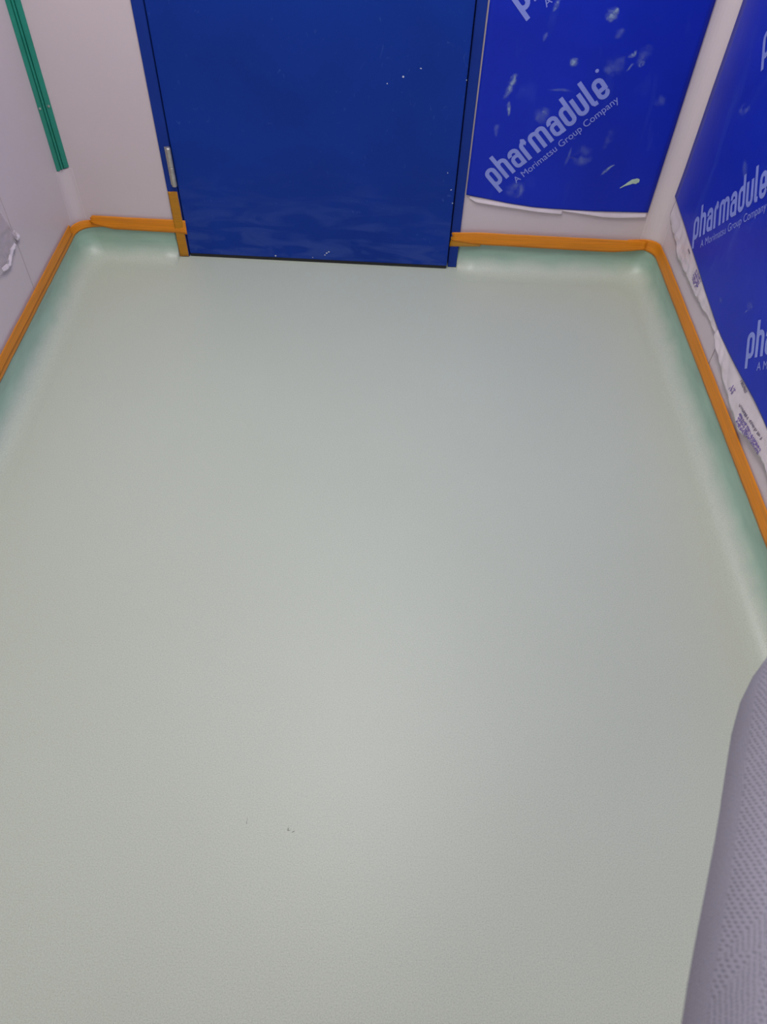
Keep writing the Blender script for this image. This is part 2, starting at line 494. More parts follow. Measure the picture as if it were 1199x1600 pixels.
bmesh.ops.recalc_face_normals(bm, faces=bm.faces[:])
link_mesh('profile_strip', bm, GREEN, cp)
for u in (0.13, 0.80):
    for zz in (0.492, 1.09, 1.69):
        c = A + t * u + Vector((0, 0, zz))
        b2 = bmesh.new()
        add_cyl(b2, c + n * .001, c + n * .0042, 0.0042, 12, 0.0030)
        add_box(b2, c.x - .0005, c.x + .0005, c.y - .0005, c.y + .0005, zz - .002, zz + .002)
        link_mesh('screw', b2, STEEL, cp)

# ------------------------------------------------------------------ orange masking tape
def tape(name, label, s0, s1, top, bot, mat=TAPE, off=0.0024, rag0=0.0, rag1=0.0, step=0.012, wrink=0.0006, seed=0, slant0=0.0, slant1=0.0, curl=0.0):
    """ribbon that follows the walls; top / bot are (s, z) lists; ragged torn ends"""
    bm = bmesh.new()
    n = max(3, int((s1 - s0) / step)); m = 6
    rows = []
    for i in range(n + 1):
        f = i / n; row = []
        for j in range(m + 1):
            g = j / m
            s = s0 + (s1 - s0) * f
            e0, e1 = max(0, 1 - (s - s0) / .03), max(0, 1 - (s1 - s) / .03)
            s += e0 * (rag0 * nz(g * 7 + seed, 1.7) + slant0 * (g - .5)) + e1 * (rag1 * nz(g * 7 + seed, 5.1) + slant1 * (g - .5))
            zt, zb = interp(top, s), interp(bot, s)
            z = zt + (zb - zt) * g + 0.0009 * nz(s * 14 + seed, g * 2.0)
            p, nn = path(s, 0.0)
            d = off + wrink * (1 + nz(s * 24 + seed, g * 3)) + (0.0012 if z < 0.113 else 0)
            d += curl * max(0, 1 - (s1 - s) / .02) * (.3 + g)
            row.append(bm.verts.new(p + nn * d + Vector((0, 0, z))))
        rows.append(row)
    for a, c in zip(rows, rows[1:]):
        for j in range(m): bm.faces.new((a[j], a[j + 1], c[j + 1], c[j]))
    bmesh.ops.recalc_face_normals(bm, faces=bm.faces[:])
    o = link_mesh(name, bm, mat, smooth=True)
    md = o.modifiers.new('thickness', 'SOLIDIFY'); md.thickness = 0.0004; md.offset = 0
    tag(o, label, 'tape', 'orange tape strips above the green skirting')
    return o
TG = 'masking_tape'
sl, sb, sr = s_left, s_back, s_right
tape(TG, 'orange tape along left wall, upper strip with torn end near the corner', sl(YF + .03), sl(2.318),
     [(sl(YF), .144), (sl(1.6), .1435), (sl(2.318), .1445)], [(sl(YF), .109), (sl(2.318), .110)], off=.0052, rag1=.02, seed=2, slant1=.01)
tape(TG, 'orange tape along left wall, lower strip curving round the left corner', sl(YF + .03), sb(-0.885),
     [(sl(YF), .124), (sl(2.30), .125), (S_BL0, .127), (S_BL1, .124), (sb(-.885), .121)],
     [(sl(YF), .0925), (sl(2.25), .091), (S_BL0, .091), (S_BL1, .099), (sb(-.90), .105), (sb(-.885), .106)], off=.0022, seed=5, rag1=.02, step=.008)
tape(TG, 'orange tape on back wall between left corner and door frame, slanted torn end', sb(-0.982), sb(-0.6615),
     [(sb(-.985), .1435), (sb(-.66), .1375)], [(sb(-.985), .113), (sb(-.91), .096), (sb(-.66), .090)], off=.0055, rag0=.008, seed=9, slant0=-.014, curl=.004)
tape(TG, 'orange tape on back wall right of the door, upper wide strip', sb(0.2435), sb(0.915),
     [(sb(.24), .1345), (sb(.32), .138), (sb(.90), .129), (sb(.93), .129)], [(sb(.24), .105), (sb(.32), .0935), (sb(.80), .0835), (sb(.86), .090), (sb(.915), .098)], off=.0108, seed=12, rag0=.004)
tape(TG, 'short thin orange tape end sticking to right door frame, under the wide strip', sb(0.2385), sb(0.345),
     [(sb(.23), .118), (sb(.35), .120)], [(sb(.23), .0815), (sb(.35), .086)], mat=TAPE_B, off=.0100, seed=15, rag0=.004)
tape(TG, 'long orange tape bent round the right corner and running along right wall', sb(0.845), sr(YF + .03),
     [(sb(.845), .128), (S_BR0, .131), (S_BR1, .142), (sr(2.2), .145), (sr(1.7), .143), (sr(YF), .142)],
     [(sb(.845), .098), (S_BR0, .095), (S_BR1, .090), (sr(1.7), .091), (sr(YF), .0905)], off=.0030, seed=18, rag0=.01, step=.008)

def vtape(label, x0, x1, z0, z1, y, mat, seed):
    bm = bmesh.new()
    nx, nzn = 5, 24
    V = []
    for i in range(nzn + 1):
        row = []
        for j in range(nx + 1):
            f, g = i / nzn, j / nx
            z = z0 + (z1 - z0) * f + (.003 * nz(g * 6, seed) if i in (0, nzn) else 0)
            x = x0 + (x1 - x0) * g + .0007 * nz(z * 20, seed + g)
            row.append(bm.verts.new((x, y - .0005 * (1 + nz(x * 60, z * 30, seed)), z)))
        V.append(row)
    for a, c in zip(V, V[1:]):
        for j in range(nx): bm.faces.new((a[j], a[j + 1], c[j + 1], c[j]))
    o = link_mesh('masking_tape', bm, mat, smooth=True)
    md = o.modifiers.new('thickness', 'SOLIDIFY'); md.thickness = 0.0004; md.offset = 0
    tag(o, label, 'tape', 'orange tape strips above the green skirting')
vtape('brownish see-through tape stuck upright on the left door frame below the hinge', FX0 + .001, -0.6705, 0.0025, 0.2385, D - .0068, TAPE_B, 3)

# ------------------------------------------------------------------ lettering for the protective sheets
def stroke(polys, pts, w, closed=False):
    """flat ribbon of width w along pts"""
    P = [Vector(p) for p in pts]; n = len(P); L = []; Rr = []
    for i in range(n):
        a = P[i - 1] if (i > 0 or closed) else None
        c = P[(i + 1) % n] if (i < n - 1 or closed) else None
        d1 = (P[i] - a).normalized() if a is not None else None
        d2 = (c - P[i]).normalized() if c is not None else None
        if d1 is None: d1 = d2
        if d2 is None: d2 = d1
        n1, n2 = Vector((-d1.y, d1.x)), Vector((-d2.y, d2.x))
        m = (n1 + n2)
        m = m / max(0.35, m.length_squared) * 2 if m.length > 1e-6 else n1
        m *= .5
        L.append(P[i] + m * w); Rr.append(P[i] - m * w)
    for i in range(n if closed else n - 1):
        j = (i + 1) % n
        polys.append([L[i], Rr[i], Rr[j], L[j]])

def rr(x0, x1, y0, y1, r, part='full', k=4):
    """points of a rounded rectangle, anticlockwise from the middle of the right side"""
    pts = []
    for cx, cy, a0 in ((x1 - r, y1 - r, 0), (x0 + r, y1 - r, 90), (x0 + r, y0 + r, 180), (x1 - r, y0 + r, 270)):
        for i in range(k + 1):
            a = math.radians(a0 + 90 * i / k)
            pts.append((cx + r * math.cos(a), cy + r * math.sin(a)))
    return pts
XH, ASC, DESC, SW = 0.066, 0.091, 0.0235, 0.0128
LWD, GAPW = 0.0375, 0.0062
def arch(x0, x1, y_top, r, k=4):
    return [(x0 + r - r * math.cos(math.radians(90 * i / k)), y_top - r + r * math.sin(math.radians(90 * i / k))) for i in range(k + 1)] + \
           [(x1 - r + r * math.sin(math.radians(90 * i / k)), y_top - r + r * math.cos(math.radians(90 * i / k))) for i in range(k + 1)]
def letters(word):
    polys = []; x = 0.0; h = SW / 2; r = .0122
    for ch in word:
        a, c = x + h, x + LWD - h
        w = LWD
        if ch == 'p':
            stroke(polys, rr(a, c, h, XH - h, r), SW, True)
            stroke(polys, [(c, XH * .5), (c, -DESC)], SW)       # bowl and stem
            polys_stem = None
        elif ch == 'd':
            stroke(polys, rr(a, c, h, XH - h, r), SW, True)
            stroke(polys, [(a, XH * .5), (a, ASC)], SW)
        elif ch == 'h':
            stroke(polys, [(a, 0), (a, ASC)], SW)
            stroke(polys, [(a, XH * .6)] + arch(a, c, XH - h, r) + [(c, 0)], SW)
        elif ch == 'a':
            stroke(polys, [(a, XH * .70)] + arch(a, c, XH - h, r * .95) + [(c, 0)], SW)
            stroke(polys, rr(a, c, h, XH * .60, r * .85), SW * .92, True)
        elif ch == 'r':
            w = LWD * .70
            stroke(polys, [(a, 0), (a, XH - h - r)] + arch(a, a + 2 * r, XH - h, r)[1:6] + [(x + w, XH - h)], SW)
        elif ch == 'm':
            w = LWD * 1.62; mid = (a + x + w - h) / 2; e = x + w - h
            stroke(polys, [(a, 0), (a, XH * .6)] + arch(a, mid, XH - h, r * .92) + [(mid, 0)], SW)
            stroke(polys, [(mid, XH * .6)] + arch(mid, e, XH - h, r * .92) + [(e, 0)], SW)
        elif ch == 'u':
            stroke(polys, [(a, XH), (a, XH * .4)] + [(p, XH - q) for p, q in arch(a, c, XH - h, r)] + [(c, XH)], SW)
        elif ch == 'l':
            w = SW * 1.45
            stroke(polys, [(a, ASC), (a, h + .006), (a + .003, h + .001), (x + w, h)], SW)
        elif ch == 'e':
            stroke(polys, [(c, XH * .22), (c, h + r)] + rr(a, c, h, XH - h, r)[16:20][::-1][1:] + rr(a, c, h, XH - h, r)[10:15][::-1] + rr(a, c, h, XH - h, r)[0:10][::-1] + [(c, XH * .44), (a + SW * .4, XH * .44)], SW)
        x += w + GAPW
    return polys, x - GAPW
PW, WORDLEN = letters('pharmadule')
# the lone p and d above put their stems on the bowl's outer side as the sheet does
def mirror_p(polys_word):
    return polys_word
def rebuild():
    polys = []; x = 0.0
    for ch in 'pharmadule':
        sub, w = letters(ch)
        if ch in 'pd':                                          # p: stem left, d: stem right
            sub = [[Vector((w - p.x, p.y)) for p in q][::-1] for q in sub]
        polys += [[Vector((p.x + x, p.y)) for p in q] for q in sub]
        x += w + GAPW
    return polys, x - GAPW
PW, WORDLEN = rebuild()
KX = 0.4263 / WORDLEN
U0 = -0.0405                                                    # p's left edge, measured from the first leg of the h

cu = bpy.data.curves.new('tagline_curve', 'FONT')
cu.body = 'A Morimatsu Group Company'
cu.size = 0.026
to = bpy.data.objects.new('tagline_tmp', cu); col.objects.link(to)
dg = bpy.context.evaluated_depsgraph_get()
tme = bpy.data.meshes.new_from_object(to.evaluated_get(dg))
TXT_V = [Vector((v.co.x, v.co.y)) for v in tme.vertices]
TXT_F = [list(p.vertices) for p in tme.polygons]
tx0, tx1 = min(v.x for v in TXT_V), max(v.x for v in TXT_V)
bpy.data.objects.remove(to); bpy.data.curves.remove(cu); bpy.data.meshes.remove(tme)
KT = 0.372 / (tx1 - tx0)

def logo(parent, place, hu, hv):
    """word and tagline at 45 degrees; (hu, hv) is where the foot of the h stands on the sheet; place(u, v, lift) -> 3-D"""
    c45 = math.sqrt(.5)
    def put(a, bq, lift):
        return place(hu + (a - bq) * c45, hv + (a + bq) * c45, lift)
    bm = bmesh.new()
    for q in PW:
        bm.faces.new([bm.verts.new(put(p.x * KX + U0, p.y, .0012)) for p in q])
    k = 8                                                       # registered mark
    ce = (0.388, 0.083)
    bm.faces.new([bm.verts.new(put(ce[0] - .003 + .0055 * math.cos(2 * math.pi * i / k), ce[1] + .0055 * math.sin(2 * math.pi * i / k), .0012)) for i in range(k)])
    bmesh.ops.remove_doubles(bm, verts=bm.verts, dist=1e-6)
    link_mesh('logo_word', bm, PRINT, parent)
    bm = bmesh.new()
    vs = [bm.verts.new(put((v.x - tx0) * KT + 0.0185, v.y * KT - 0.0335, .0013)) for v in TXT_V]
    for f in TXT_F: bm.faces.new([vs[i] for i in f])
    link_mesh('tagline', bm, PRINT, parent)

# ------------------------------------------------------------------ blue protective sheet, back wall
def wav(u, v, k): return 0.0011 * nz(u * 3.0 + k, v * 2.2, k) + 0.0004 * nz(u * 9, v * 7, k + 4)
def sheet(name, place, u0f, u1f, bot, vtop, nu, nv, parent):
    bm = bmesh.new(); V = []
    for i in range(nu + 1):
        row = []
        for j in range(nv + 1):
            f = i / nu; g = (j / nv) ** 1.6
            ub = u0f(0.3) + (u1f(0.3) - u0f(0.3)) * f
            v = interp(bot, ub) + (vtop - interp(bot, ub)) * g
            u = u0f(v) + (u1f(v) - u0f(v)) * f
            row.append(bm.verts.new(place(u, v, 0)))
        V.append(row)
    for a, c in zip(V, V[1:]):
        for j in range(nv): bm.faces.new((a[j], a[j + 1], c[j + 1], c[j]))
    bmesh.ops.recalc_face_normals(bm, faces=bm.faces[:])
    o = link_mesh(name, bm, FILM, parent, smooth=True)
    md = o.modifiers.new('thickness', 'SOLIDIFY'); md.thickness = 0.0006; md.offset = 0
    return o
def place_b(u, v, lift): return Vector((u, D - 0.0050 - wav(u, v, 1.0) - lift, v))
rb = empty('protective_sheet', (0.58, D, 0.23))
tag(rb, 'blue printed protective sheet on the back wall right of the door, with paint smears', 'protective sheet', 'blue protective sheets on the walls')
sheet('sheet', place_b, lambda v: 0.2750, lambda v: 0.8835, [(.2735, .2660), (.42, .2415), (.50, .232), (.56, .2290), (.7087, .2262), (.885, .2288)], 1.95, 36, 40, rb)
for row in range(3):
    logo(rb, place_b, 0.3945, 0.3215 + 0.4935 * row)

def blob(name, parent, place, mat, pts, ws, lift=.0016, label=None):
    """tapered smear along pts with half-widths ws"""
    bm = bmesh.new(); L = []; P = [Vector(p) for p in pts]
    fl_ = bm.verts.layers.float.new('feather')
    if mat is not DRIP: ws = [w * 1.5 for w in ws]
    Q = []; W = []
    for i in range(len(P) - 1):
        for k in range(4):
            f = k / 4; Q.append(P[i].lerp(P[i + 1], f)); W.append(ws[i] + (ws[i + 1] - ws[i]) * f)
    Q.append(P[-1]); W.append(ws[-1])
    for i, q in enumerate(Q):
        d = (Q[min(i + 1, len(Q) - 1)] - Q[max(i - 1, 0)]).normalized(); nn = Vector((-d.y, d.x))
        e1, e2 = 1 + .35 * nz(i * .9, q.x * 30, 2), 1 + .35 * nz(i * .9, q.y * 30, 7)
        a, c = q + nn * W[i] * e1, q - nn * W[i] * e2
        L.append((bm.verts.new(place(a.x, a.y, lift)), bm.verts.new(place(q.x, q.y, lift + .0006)), bm.verts.new(place(c.x, c.y, lift))))
    for i, q in enumerate(L):
        q[1][fl_] = min(1.0, i / 2.0, (len(L) - 1 - i) / 2.0)
    for a, c in zip(L, L[1:]):
        bm.faces.new((a[0], a[1], c[1], c[0])); bm.faces.new((a[1], a[2], c[2], c[1]))
    bmesh.ops.recalc_face_normals(bm, faces=bm.faces[:])
    o = link_mesh(name, bm, mat, parent, smooth=True)
    if label: o['label'] = label
    return o
blob('paint_drip', rb, place_b, DRIP, [(.768, .309), (.786, .322), (.803, .3325), (.818, .334), (.823, .331)], [.0008, .004, .0075, .0085, .002], label='pale green dried paint drip near the bottom corner')
SM = [([(.695, .347), (.706, .362), (.722, .378), (.735, .386)], [.001, .005, .003, .002], SMEAR),
      ([(.352, .562), (.364, .590), (.374, .622), (.377, .640)], [.004, .008, .010, .003], SMEAR),
      ([(.374, .515), (.372, .540), (.366, .560)], [.002, .005, .004], SMEAR),
      ([(.345, .452), (.342, .478), (.345, .496)], [.002, .007, .006], HAZE),
      ([(.438, .720), (.442, .735), (.445, .748)], [.002, .006, .003], HAZE),
      ([(.455, .508), (.468, .520), (.480, .534), (.486, .548)], [.010, .020, .016, .006], HAZE),
      ([(.468, .536), (.478, .534), (.486, .528)], [.001, .003, .001], SMEAR),
      ([(.527, .662), (.536, .672), (.540, .686)], [.004, .011, .005], SMEAR),
      ([(.600, .780), (.612, .792), (.622, .806), (.628, .812)], [.008, .015, .010, .002], SMEAR),
      ([(.640, .735), (.647, .750), (.655, .765)], [.005, .011, .006], HAZE),
      ([(.625, .652), (.642, .662), (.664, .672), (.686, .682)], [.006, .020, .020, .008], HAZE),
      ([(.672, .690), (.690, .694), (.702, .698), (.706, .712)], [.001, .004, .005, .003], SMEAR),
      ([(.720, .672), (.728, .692), (.735, .712), (.736, .728)], [.007, .012, .014, .006], HAZE),
      ([(.722, .668), (.730, .674), (.735, .684)], [.004, .006, .004], SMEAR),
      ([(.690, .652), (.700, .666), (.707, .678)], [.001, .003, .003], SMEAR),
      ([(.800, .566), (.815, .580), (.826, .590)], [.006, .016, .006], HAZE),
      ([(.612, .375), (.622, .398), (.620, .420), (.606, .440)], [.016, .024, .020, .006], HAZE),
      ([(.573, .372), (.580, .400), (.583, .436)], [.003, .005, .003], HAZE),
      ([(.585, .456), (.590, .470)], [.003, .002], SMEAR),
      ([(.420, .262), (.430, .288), (.440, .320)], [.018, .022, .014], HAZE),
      ([(.440, .262), (.452, .290), (.455, .318)], [.012, .010, .004], HAZE),
      ([(.475, .595), (.520, .598), (.556, .594)], [.002, .004, .002], HAZE),
      ([(.452, .795), (.457, .812), (.462, .826)], [.003, .006, .003], SMEAR),
      ([(.685, .43), (.695, .47), (.690, .50)], [.004, .010, .006], HAZE)]
for p, w, mt in SM: blob('paint_smear', rb, place_b, mt, p, w)

# white folded backing that shows below the sheet
def ribbon(name, label, cat, place, u0, u1, top, bot, bulge, mat, nu=60, nv=8, seed=0.0, crumple=0.0, ragged=0.0, group=None, smooth=True, parent=None):
    bm = bmesh.new(); V = []
    for i in range(nu + 1):
        row = []
        for j in range(nv + 1):
            f, g = i / nu, j / nv
            u = u0 + (u1 - u0) * f
            zt, zb = interp(top, u), interp(bot, u) + ragged * nz(u * 60, seed, 9)
            v = zt + (zb - zt) * g
            lift = bulge(f, g, u) + crumple * min(1, 1.4 * g ** 1.3) * (abs(nz(u * 22 + seed, v * 26, seed)) * 1.3 + .5 * abs(nz(u * 55, v * 60, seed + 3)))
            row.append(bm.verts.new(place(u, v, max(lift, 0))))
        V.append(row)
    for a, c in zip(V, V[1:]):
        for j in range(nv): bm.faces.new((a[j], a[j + 1], c[j + 1], c[j]))
    bmesh.ops.recalc_face_normals(bm, faces=bm.faces[:])
    o = link_mesh(name, bm, mat, parent, smooth=smooth)
    md = o.modifiers.new('thickness', 'SOLIDIFY'); md.thickness = 0.0004; md.offset = 0
    if label: tag(o, label, cat, group)
    return o
def place_b0(u, v, lift): return Vector((u, D - 0.0016 - lift, v))
LIPT = [(.28, .262), (.42, .246), (.56, .234), (.70, .231), (.88, .2335)]
def lip_bulge(f, g, u):                                          # rolled lower edge that catches the light
    return 0.0010 + 0.0075 * max(0, (g - .35) / .65) ** 0.8 * (1 if g < .93 else .2) * (.75 + .5 * nz(u * 9, 3.1)) * min(1, 12 * f + .1)
ribbon('backing_film', 'white film edge folded out under the back sheet, left piece beside the door', 'film', place_b0, .287, .601,
       LIPT, [(.287, .252), (.31, .2395), (.43, .2245), (.52, .2140), (.60, .2085)], lip_bulge, WFILM, seed=1.0, group='white film edges under the back sheet')
ribbon('backing_film', 'white film edge folded out under the back sheet, right piece beside the corner', 'film', place_b0, .592, .8815,
       LIPT, [(.592, .2215), (.66, .2150), (.74, .2040), (.79, .2030), (.8815, .2095)], lip_bulge, WFILM, seed=6.0, group='white film edges under the back sheet')

# ------------------------------------------------------------------ blue protective sheet, right wall (u runs towards the camera)
def place_r(u, v, lift): return Vector((XR - 0.0065 - wav(u, v, 5.0) * 1.6 - lift - 0.004 * max(0, 1 - (v - .25) / .15), D - u, v))
rs = empty('protective_sheet', (XR, 1.2, 0.26))
tag(rs, 'blue printed protective sheet on the right wall with a drooping lower edge', 'protective sheet', 'blue protective sheets on the walls')
U = lambda y: D - y
BOT_R = [(U(2.346), .308), (U(2.1932), .294), (U(2.0496), .278), (U(1.8936), .262), (U(1.7216), .2475), (U(1.62), .2500), (U(1.5495), .2555), (U(1.4266), .266), (U(1.3563), .268), (U(0.9), .262), (U(0.2), .27)]
sheet('sheet', place_r, lambda v: U(2.3455), lambda v: U(0.2), BOT_R, 1.95, 70, 40, rs)
for row in range(3):
    for k in range(3):
        logo(rs, place_r, U(2.0665) + 0.553 * k, 0.3275 + 0.4935 * row)
for p, w, mt in [([(U(1.98), .60), (U(1.955), .585), (U(1.93), .575)], [.006, .014, .006], HAZE), ([(U(1.66), .385), (U(1.64), .392), (U(1.62), .40)], [.004, .010, .003], HAZE),
                 ([(U(1.645), .365), (U(1.64), .38)], [.002, .003], SMEAR), ([(U(1.80), .30), (U(1.77), .31)], [.006, .010], HAZE),
                 ([(U(2.12), .66), (U(2.09), .68), (U(2.05), .70)], [.006, .012, .004], HAZE)]:
    blob('paint_smear', rs, place_r, mt, p, w)

# white printed film peeling away below that sheet
def place_r0(u, v, lift): return Vector((XR - 0.0016 - lift, D - u, v))
TOP_R = [(a, z + .018) for a, z in BOT_R]
TORN = [(U(2.338), .262), (U(2.3254), .2352), (U(2.25), .226), (U(2.1971), .2206), (U(2.16), .200), (U(2.1331), .205), (U(2.0836), .208), (U(1.9535), .2101), (U(1.90), .215), (U(1.8253), .2235), (U(1.7473), .2268), (U(1.735), .226)]
pf = empty('peeling_film', (XR, 1.8, 0.20))
tag(pf, 'crumpled white printed film peeling out below the right wall sheet', 'film')
def pb(f, g, u): return 0.0012 + .006 * g * (.6 + .6 * nz(u * 6, 8.8)) - .001 * (g < .2)
ribbon('film_flap', None, None, place_r0, U(2.338), U(1.728), TOP_R, TORN, pb, WFILM, nu=110, nv=16, seed=3.0, crumple=.0055, ragged=.003, parent=pf)
ribbon('film_flap', None, None, place_r0, U(1.735), U(0.2), TOP_R, [(U(1.735), .2285), (U(1.72), .2200), (U(1.6053), .1861), (U(1.5277), .1752), (U(1.4271), .1669), (U(1.385), .178),
       (U(1.372), .1947), (U(1.36), .1900), (U(1.2845), .205), (U(1.1), .20), (U(.8), .215), (U(.2), .21)],
       lambda f, g, u: 0.0014 + .011 * g * (.7 + .5 * nz(u * 7, 2.2)), WFILM, nu=300, nv=14, seed=13.0, crumple=.0050, ragged=.003, parent=pf)
# rows of small violet print on the film, too small and blurred to read
random.seed(11)
film_hits = []
def print_rows(u0, u1, v0, rows, dv, slope, mat, hgt, dens):
    bm = bmesh.new()
    for r_ in range(rows):
        u = u0 + random.uniform(0, .006)
        while u < u1:
            w = random.uniform(.0022, .0042) * hgt / .009
            if random.random() < dens:
                v = v0 - r_ * dv + slope * (u - u0) + random.uniform(-.001, .001)
                for k in range(random.choice((1, 2, 2))):
                    a = random.choice((90, 75, 105, 10, 60)); t_ = Vector((math.cos(math.radians(a)), math.sin(math.radians(a)))) * hgt * (.5 if a > 30 else .25)
                    n_ = Vector((-t_.y, t_.x)).normalized() * .0009
                    c_ = Vector((u + random.uniform(0, w), v))
                    bm.faces.new([bm.verts.new(place_r0(q.x, q.y, 0)) for q in (c_ - t_ - n_, c_ + t_ - n_, c_ + t_ + n_, c_ - t_ + n_)])
            u += w + .0012
    return bm, mat
def drape(bm, mat):
    """lay the print on the crumpled flaps"""
    from mathutils.bvhtree import BVHTree
    for f in bm.faces[:]:
        pass
    for v in bm.verts:
        best = None
        for t_ in TREES:
            h = t_.ray_cast(Vector((0.5, v.co.y, v.co.z)), Vector((1, 0, 0)))
            if h[0] is not None and (best is None or h[0].x < best): best = h[0].x
        v.co.x = (best if best is not None else XR - .004) - .0010
    o = link_mesh('print_marks', bm, mat, pf); o['kind'] = 'stuff'
from mathutils.bvhtree import BVHTree
bpy.context.view_layer.update()
dg = bpy.context.evaluated_depsgraph_get()
TREES = []
for ch in pf.children:
    ev = ch.evaluated_get(dg); me = ev.to_mesh()
    TREES.append(BVHTree.FromPolygons([ch.matrix_world @ v.co for v in me.vertices], [list(p.vertices) for p in me.polygons]))
    ev.to_mesh_clear()
for args in [(U(2.015), U(1.955), .2585, 4, .0095, -.05, VIOLET, .008, .8),
             (U(2.115), U(2.09), .262, 1, .01, 0, GREYINK, .006, .9),
             (U(1.548), U(1.522), .2095, 2, .011, .1, VIOLET, .012, 1.0),
             (U(1.525), U(1.475), .2450, 1, .01, .03, GREYINK, .010, .9),
             (U(1.475), U(1.32), .2080, 1, .01, .18, GREYINK, .0085, .95),
             (U(1.452), U(1.30), .1965, 3, .0095, .14, VIOLET, .0090, .95)]:
    drape(*print_rows(*args))

# ------------------------------------------------------------------ clear torn film on the left wall
def place_l(u, v, lift): return Vector((XL + 0.0012 + lift, u, v))
lf = empty('torn_film', (XL, 1.9, 0.30))
tag(lf, 'torn clear film wrinkled on the left wall over the panel joint', 'film')
ribbon('film_flap', None, None, place_l, 1.35, 1.957, [(1.35, .62), (1.85, .46), (1.915, .425), (1.957, .333)], [(1.35, .29), (1.78, .292), (1.83, .286), (1.86, .279), (1.885, .286), (1.90, .293), (1.94, .303), (1.957, .312)],
       lambda f, g, u: .0006 + .007 * g * (.5 + nz(u * 8, 4.4)), CFILM, nu=200, nv=30, seed=31, crumple=.006, ragged=.007, parent=lf)
ribbon('film_flap', None, None, place_l, 1.944, 1.9745, [(1.944, .332), (1.962, .330), (1.9745, .316)], [(1.944, .306), (1.962, .2985), (1.9745, .309)],
       lambda f, g, u: .0025, WFILM, nu=16, nv=10, seed=41, crumple=.010, ragged=.003, parent=lf)
ribbon('film_flap', None, None, place_l, 1.82, 1.935, [(1.82, .300), (1.86, .291), (1.90, .308), (1.935, .308)], [(1.82, .286), (1.86, .279), (1.90, .2935), (1.935, .302)],
       lambda f, g, u: .004, WFILM, nu=40, nv=6, seed=47, crumple=.009, ragged=.004, parent=lf)

# ------------------------------------------------------------------ the person whose sleeve reaches into the frame
def skin_mesh(verts, edges, radii, root, levels=2):
    me = bpy.data.meshes.new('skel')
    me.from_pydata([Vector(v) for v in verts], edges, [])
    o = bpy.data.objects.new('skel', me); col.objects.link(o)
    md = o.modifiers.new('skin', 'SKIN'); md.use_smooth_shade = True
    me.skin_vertices.update() if hasattr(me.skin_vertices, 'update') else None
    for i, r in enumerate(radii):
        sv = me.skin_vertices[0].data[i]
        sv.radius = (r, r) if not isinstance(r, tuple) else r
        sv.use_root = (i == root)
    sb_ = o.modifiers.new('sub', 'SUBSURF'); sb_.levels = levels; sb_.render_levels = levels
    bpy.context.view_layer.update()
    d = bpy.context.evaluated_depsgraph_get()
    out = bpy.data.meshes.new_from_object(o.evaluated_get(d))
    bpy.data.objects.remove(o); bpy.data.meshes.remove(me)
    return out

J = {}
V_, E_, R_ = [], [], []
def jn(name, p, r, to=None):
    J[name] = len(V_); V_.append(Vector(p)); R_.append(r)
    if to: E_.append((J[to], J[name]))
BX = -0.085                                                     # the body's middle
jn('pelvis', (BX, -.50, .93), (.150, .110))
jn('waist', (BX, -.49, 1.08), (.140, .105), 'pelvis')
jn('chest', (BX, -.46, 1.27), (.160, .115), 'waist')
jn('collar', (BX, -.44, 1.40), (.105, .085), 'chest')
jn('neck', (BX, -.43, 1.48), (.058, .058), 'collar')
jn('skull', (BX, -.42, 1.56), (.104, .112), 'neck')
jn('crown', (BX, -.43, 1.675), (.108, .114), 'skull')
jn('clavicle_r', (BX + .095, -.425, 1.385), .080, 'collar')
jn('shoulder_r', (BX + .170, -.375, 1.372), .076, 'clavicle_r')
jn('upper_r', (.130, -.190, 1.285), .068, 'shoulder_r')
jn('elbow_r', (.150, -.030, 1.195), .064, 'upper_r')
jn('fore_r', (.215, .080, 1.152), .061, 'elbow_r')
jn('lower_r', (.254, .174, 1.125), .056, 'fore_r')
jn('cuff_r', (.300, .230, 1.112), .047, 'lower_r')
jn('wrist_r', (.372, .252, 1.108), .032, 'cuff_r')
jn('clavicle_l', (BX - .095, -.435, 1.385), .080, 'collar')
jn('shoulder_l', (BX - .170, -.43, 1.370), .074, 'clavicle_l')
jn('elbow_l', (BX - .240, -.50, 1.09), .052, 'shoulder_l')
jn('wrist_l', (BX - .260, -.42, .85), .031, 'elbow_l')
for sd, sx_ in (('r', .095), ('l', -.095)):
    jn('hip_' + sd, (BX + sx_, -.50, .86), .095, 'pelvis')
    jn('knee_' + sd, (BX + sx_ * 1.1, -.48, .48), .068, 'hip_' + sd)
    jn('ankle_' + sd, (BX + sx_ * 1.1, -.52, .10), .050, 'knee_' + sd)
me = skin_mesh(V_, E_, R_, 0, 2)
bm = bmesh.new(); bm.from_mesh(me); bpy.data.meshes.remove(me)
bmesh.ops.holes_fill(bm, edges=[e for e in bm.edges if e.is_boundary], sides=0)
bmesh.ops.recalc_face_normals(bm, faces=bm.faces[:])
# soft folds in the loose sleeve and suit
bm.normal_update()
for v in bm.verts:
    k = nz(v.co.x * 9, v.co.y * 9, v.co.z * 14)
    v.co += v.normal * (0.005 * k)
for f in bm.faces: f.smooth = True
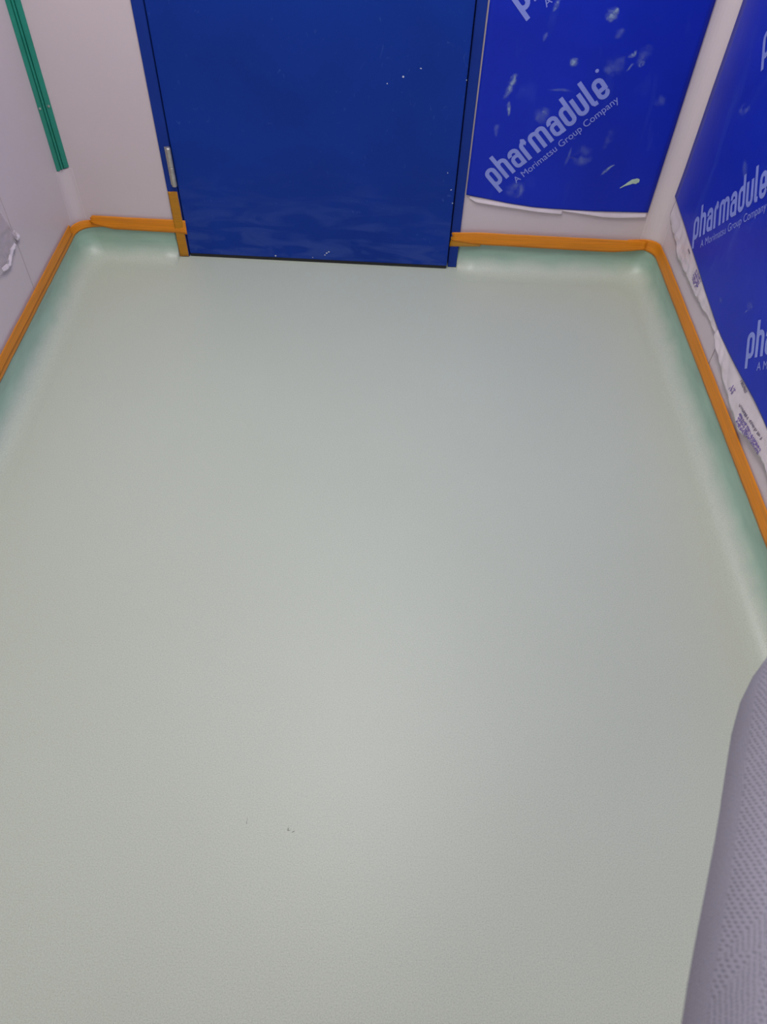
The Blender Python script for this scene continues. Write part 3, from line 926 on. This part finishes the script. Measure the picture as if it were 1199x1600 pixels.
# head in front of the hood: face with nose, brow and chin
hb = bmesh.new()
bmesh.ops.create_uvsphere(hb, u_segments=28, v_segments=20, radius=1.0)
for v in hb.verts:
    x, y, z = v.co
    p = Vector((x * .066, y * .086, z * .095))
    if z < 0: p.x *= 1 + .28 * z; p.y *= 1 + .12 * z
    if y > .5:
        p.y += .022 * math.exp(-((x / .16) ** 2 + ((z + .18) / .2) ** 2))        # nose
        p.y -= .008 * (math.exp(-(((x - .38) / .2) ** 2 + ((z - .02) / .14) ** 2)) + math.exp(-(((x + .38) / .2) ** 2 + ((z - .02) / .14) ** 2)))
        p.y += .006 * math.exp(-((x / .3) ** 2 + ((z + .52) / .08) ** 2))        # lips
    v.co = p + Vector((BX, -.380, 1.578))
for f in hb.faces: f.smooth = True; f.material_index = 1
tm = bpy.data.meshes.new('t'); hb.to_mesh(tm); hb.free(); bm.from_mesh(tm); bpy.data.meshes.remove(tm)
# hands: palm and five separate bent fingers each
def hand(wrist, fwd, side, dn, thumb):
    fwd, side, dn = fwd.normalized(), side.normalized(), dn.normalized()
    def add(mesh):
        b_ = bmesh.new(); b_.from_mesh(mesh)
        for f in b_.faces: f.smooth = True; f.material_index = 1
        t2 = bpy.data.meshes.new('t'); b_.to_mesh(t2); b_.free(); bm.from_mesh(t2); bpy.data.meshes.remove(t2); bpy.data.meshes.remove(mesh)
    add(skin_mesh([wrist - fwd * .02, wrist + fwd * .03, wrist + fwd * .075], [(0, 1), (1, 2)], [.024, (.036, .017), (.040, .015)], 0))
    for off_, ln in ((-.030, .066), (-.010, .078), (.010, .072), (.029, .056)):
        b0 = wrist + fwd * .070 + side * off_
        add(skin_mesh([b0, b0 + fwd * ln * .5, b0 + fwd * ln * .82 + dn * ln * .25, b0 + fwd * ln * .98 + dn * ln * .52],
                      [(0, 1), (1, 2), (2, 3)], [.0095, .0088, .0080, .0068], 0, 1))
    b0 = wrist + fwd * .025 + side * thumb * .026
    add(skin_mesh([b0, b0 + fwd * .030 + side * thumb * .022, b0 + fwd * .058 + side * thumb * .030 + dn * .012], [(0, 1), (1, 2)], [.0125, .0105, .0085], 0, 1))
hand(Vector((.372, .252, 1.108)), Vector((.13, .045, -.01)), Vector((-.33, 1, 0)), Vector((0, 0, -1)), 1)
hand(Vector((BX - .260, -.42, .85)), Vector((-.03, .06, -.22)), Vector((0, 1, .27)), Vector((1, 0, 0)), 1)
person = empty('person', (BX, -.50, 0))
tag(person, 'person in a lilac-grey dimpled coverall at the lower right, only a sleeve in view', 'person')
link_mesh('body', bm, [FABRIC, SKIN], person)
for sx_ in (BX + .105, BX - .105):
    b2 = bmesh.new()
    bmesh.ops.create_uvsphere(b2, u_segments=20, v_segments=12, radius=1)
    for v in b2.verts:
        x, y, z = v.co
        v.co = Vector((sx_ + x * (.050 + .008 * y), -.455 + y * .135, max(0.0015, .035 + z * (.062 - .026 * y))))
    link_mesh('overshoe', b2, SHOE, person, smooth=True)
for ex in (-.027, .027):
    b2 = bmesh.new(); bmesh.ops.create_uvsphere(b2, u_segments=10, v_segments=8, radius=.009, matrix=Matrix.Translation((BX + ex, -.306, 1.580)))
    link_mesh('eye', b2, EYE, person, smooth=True)
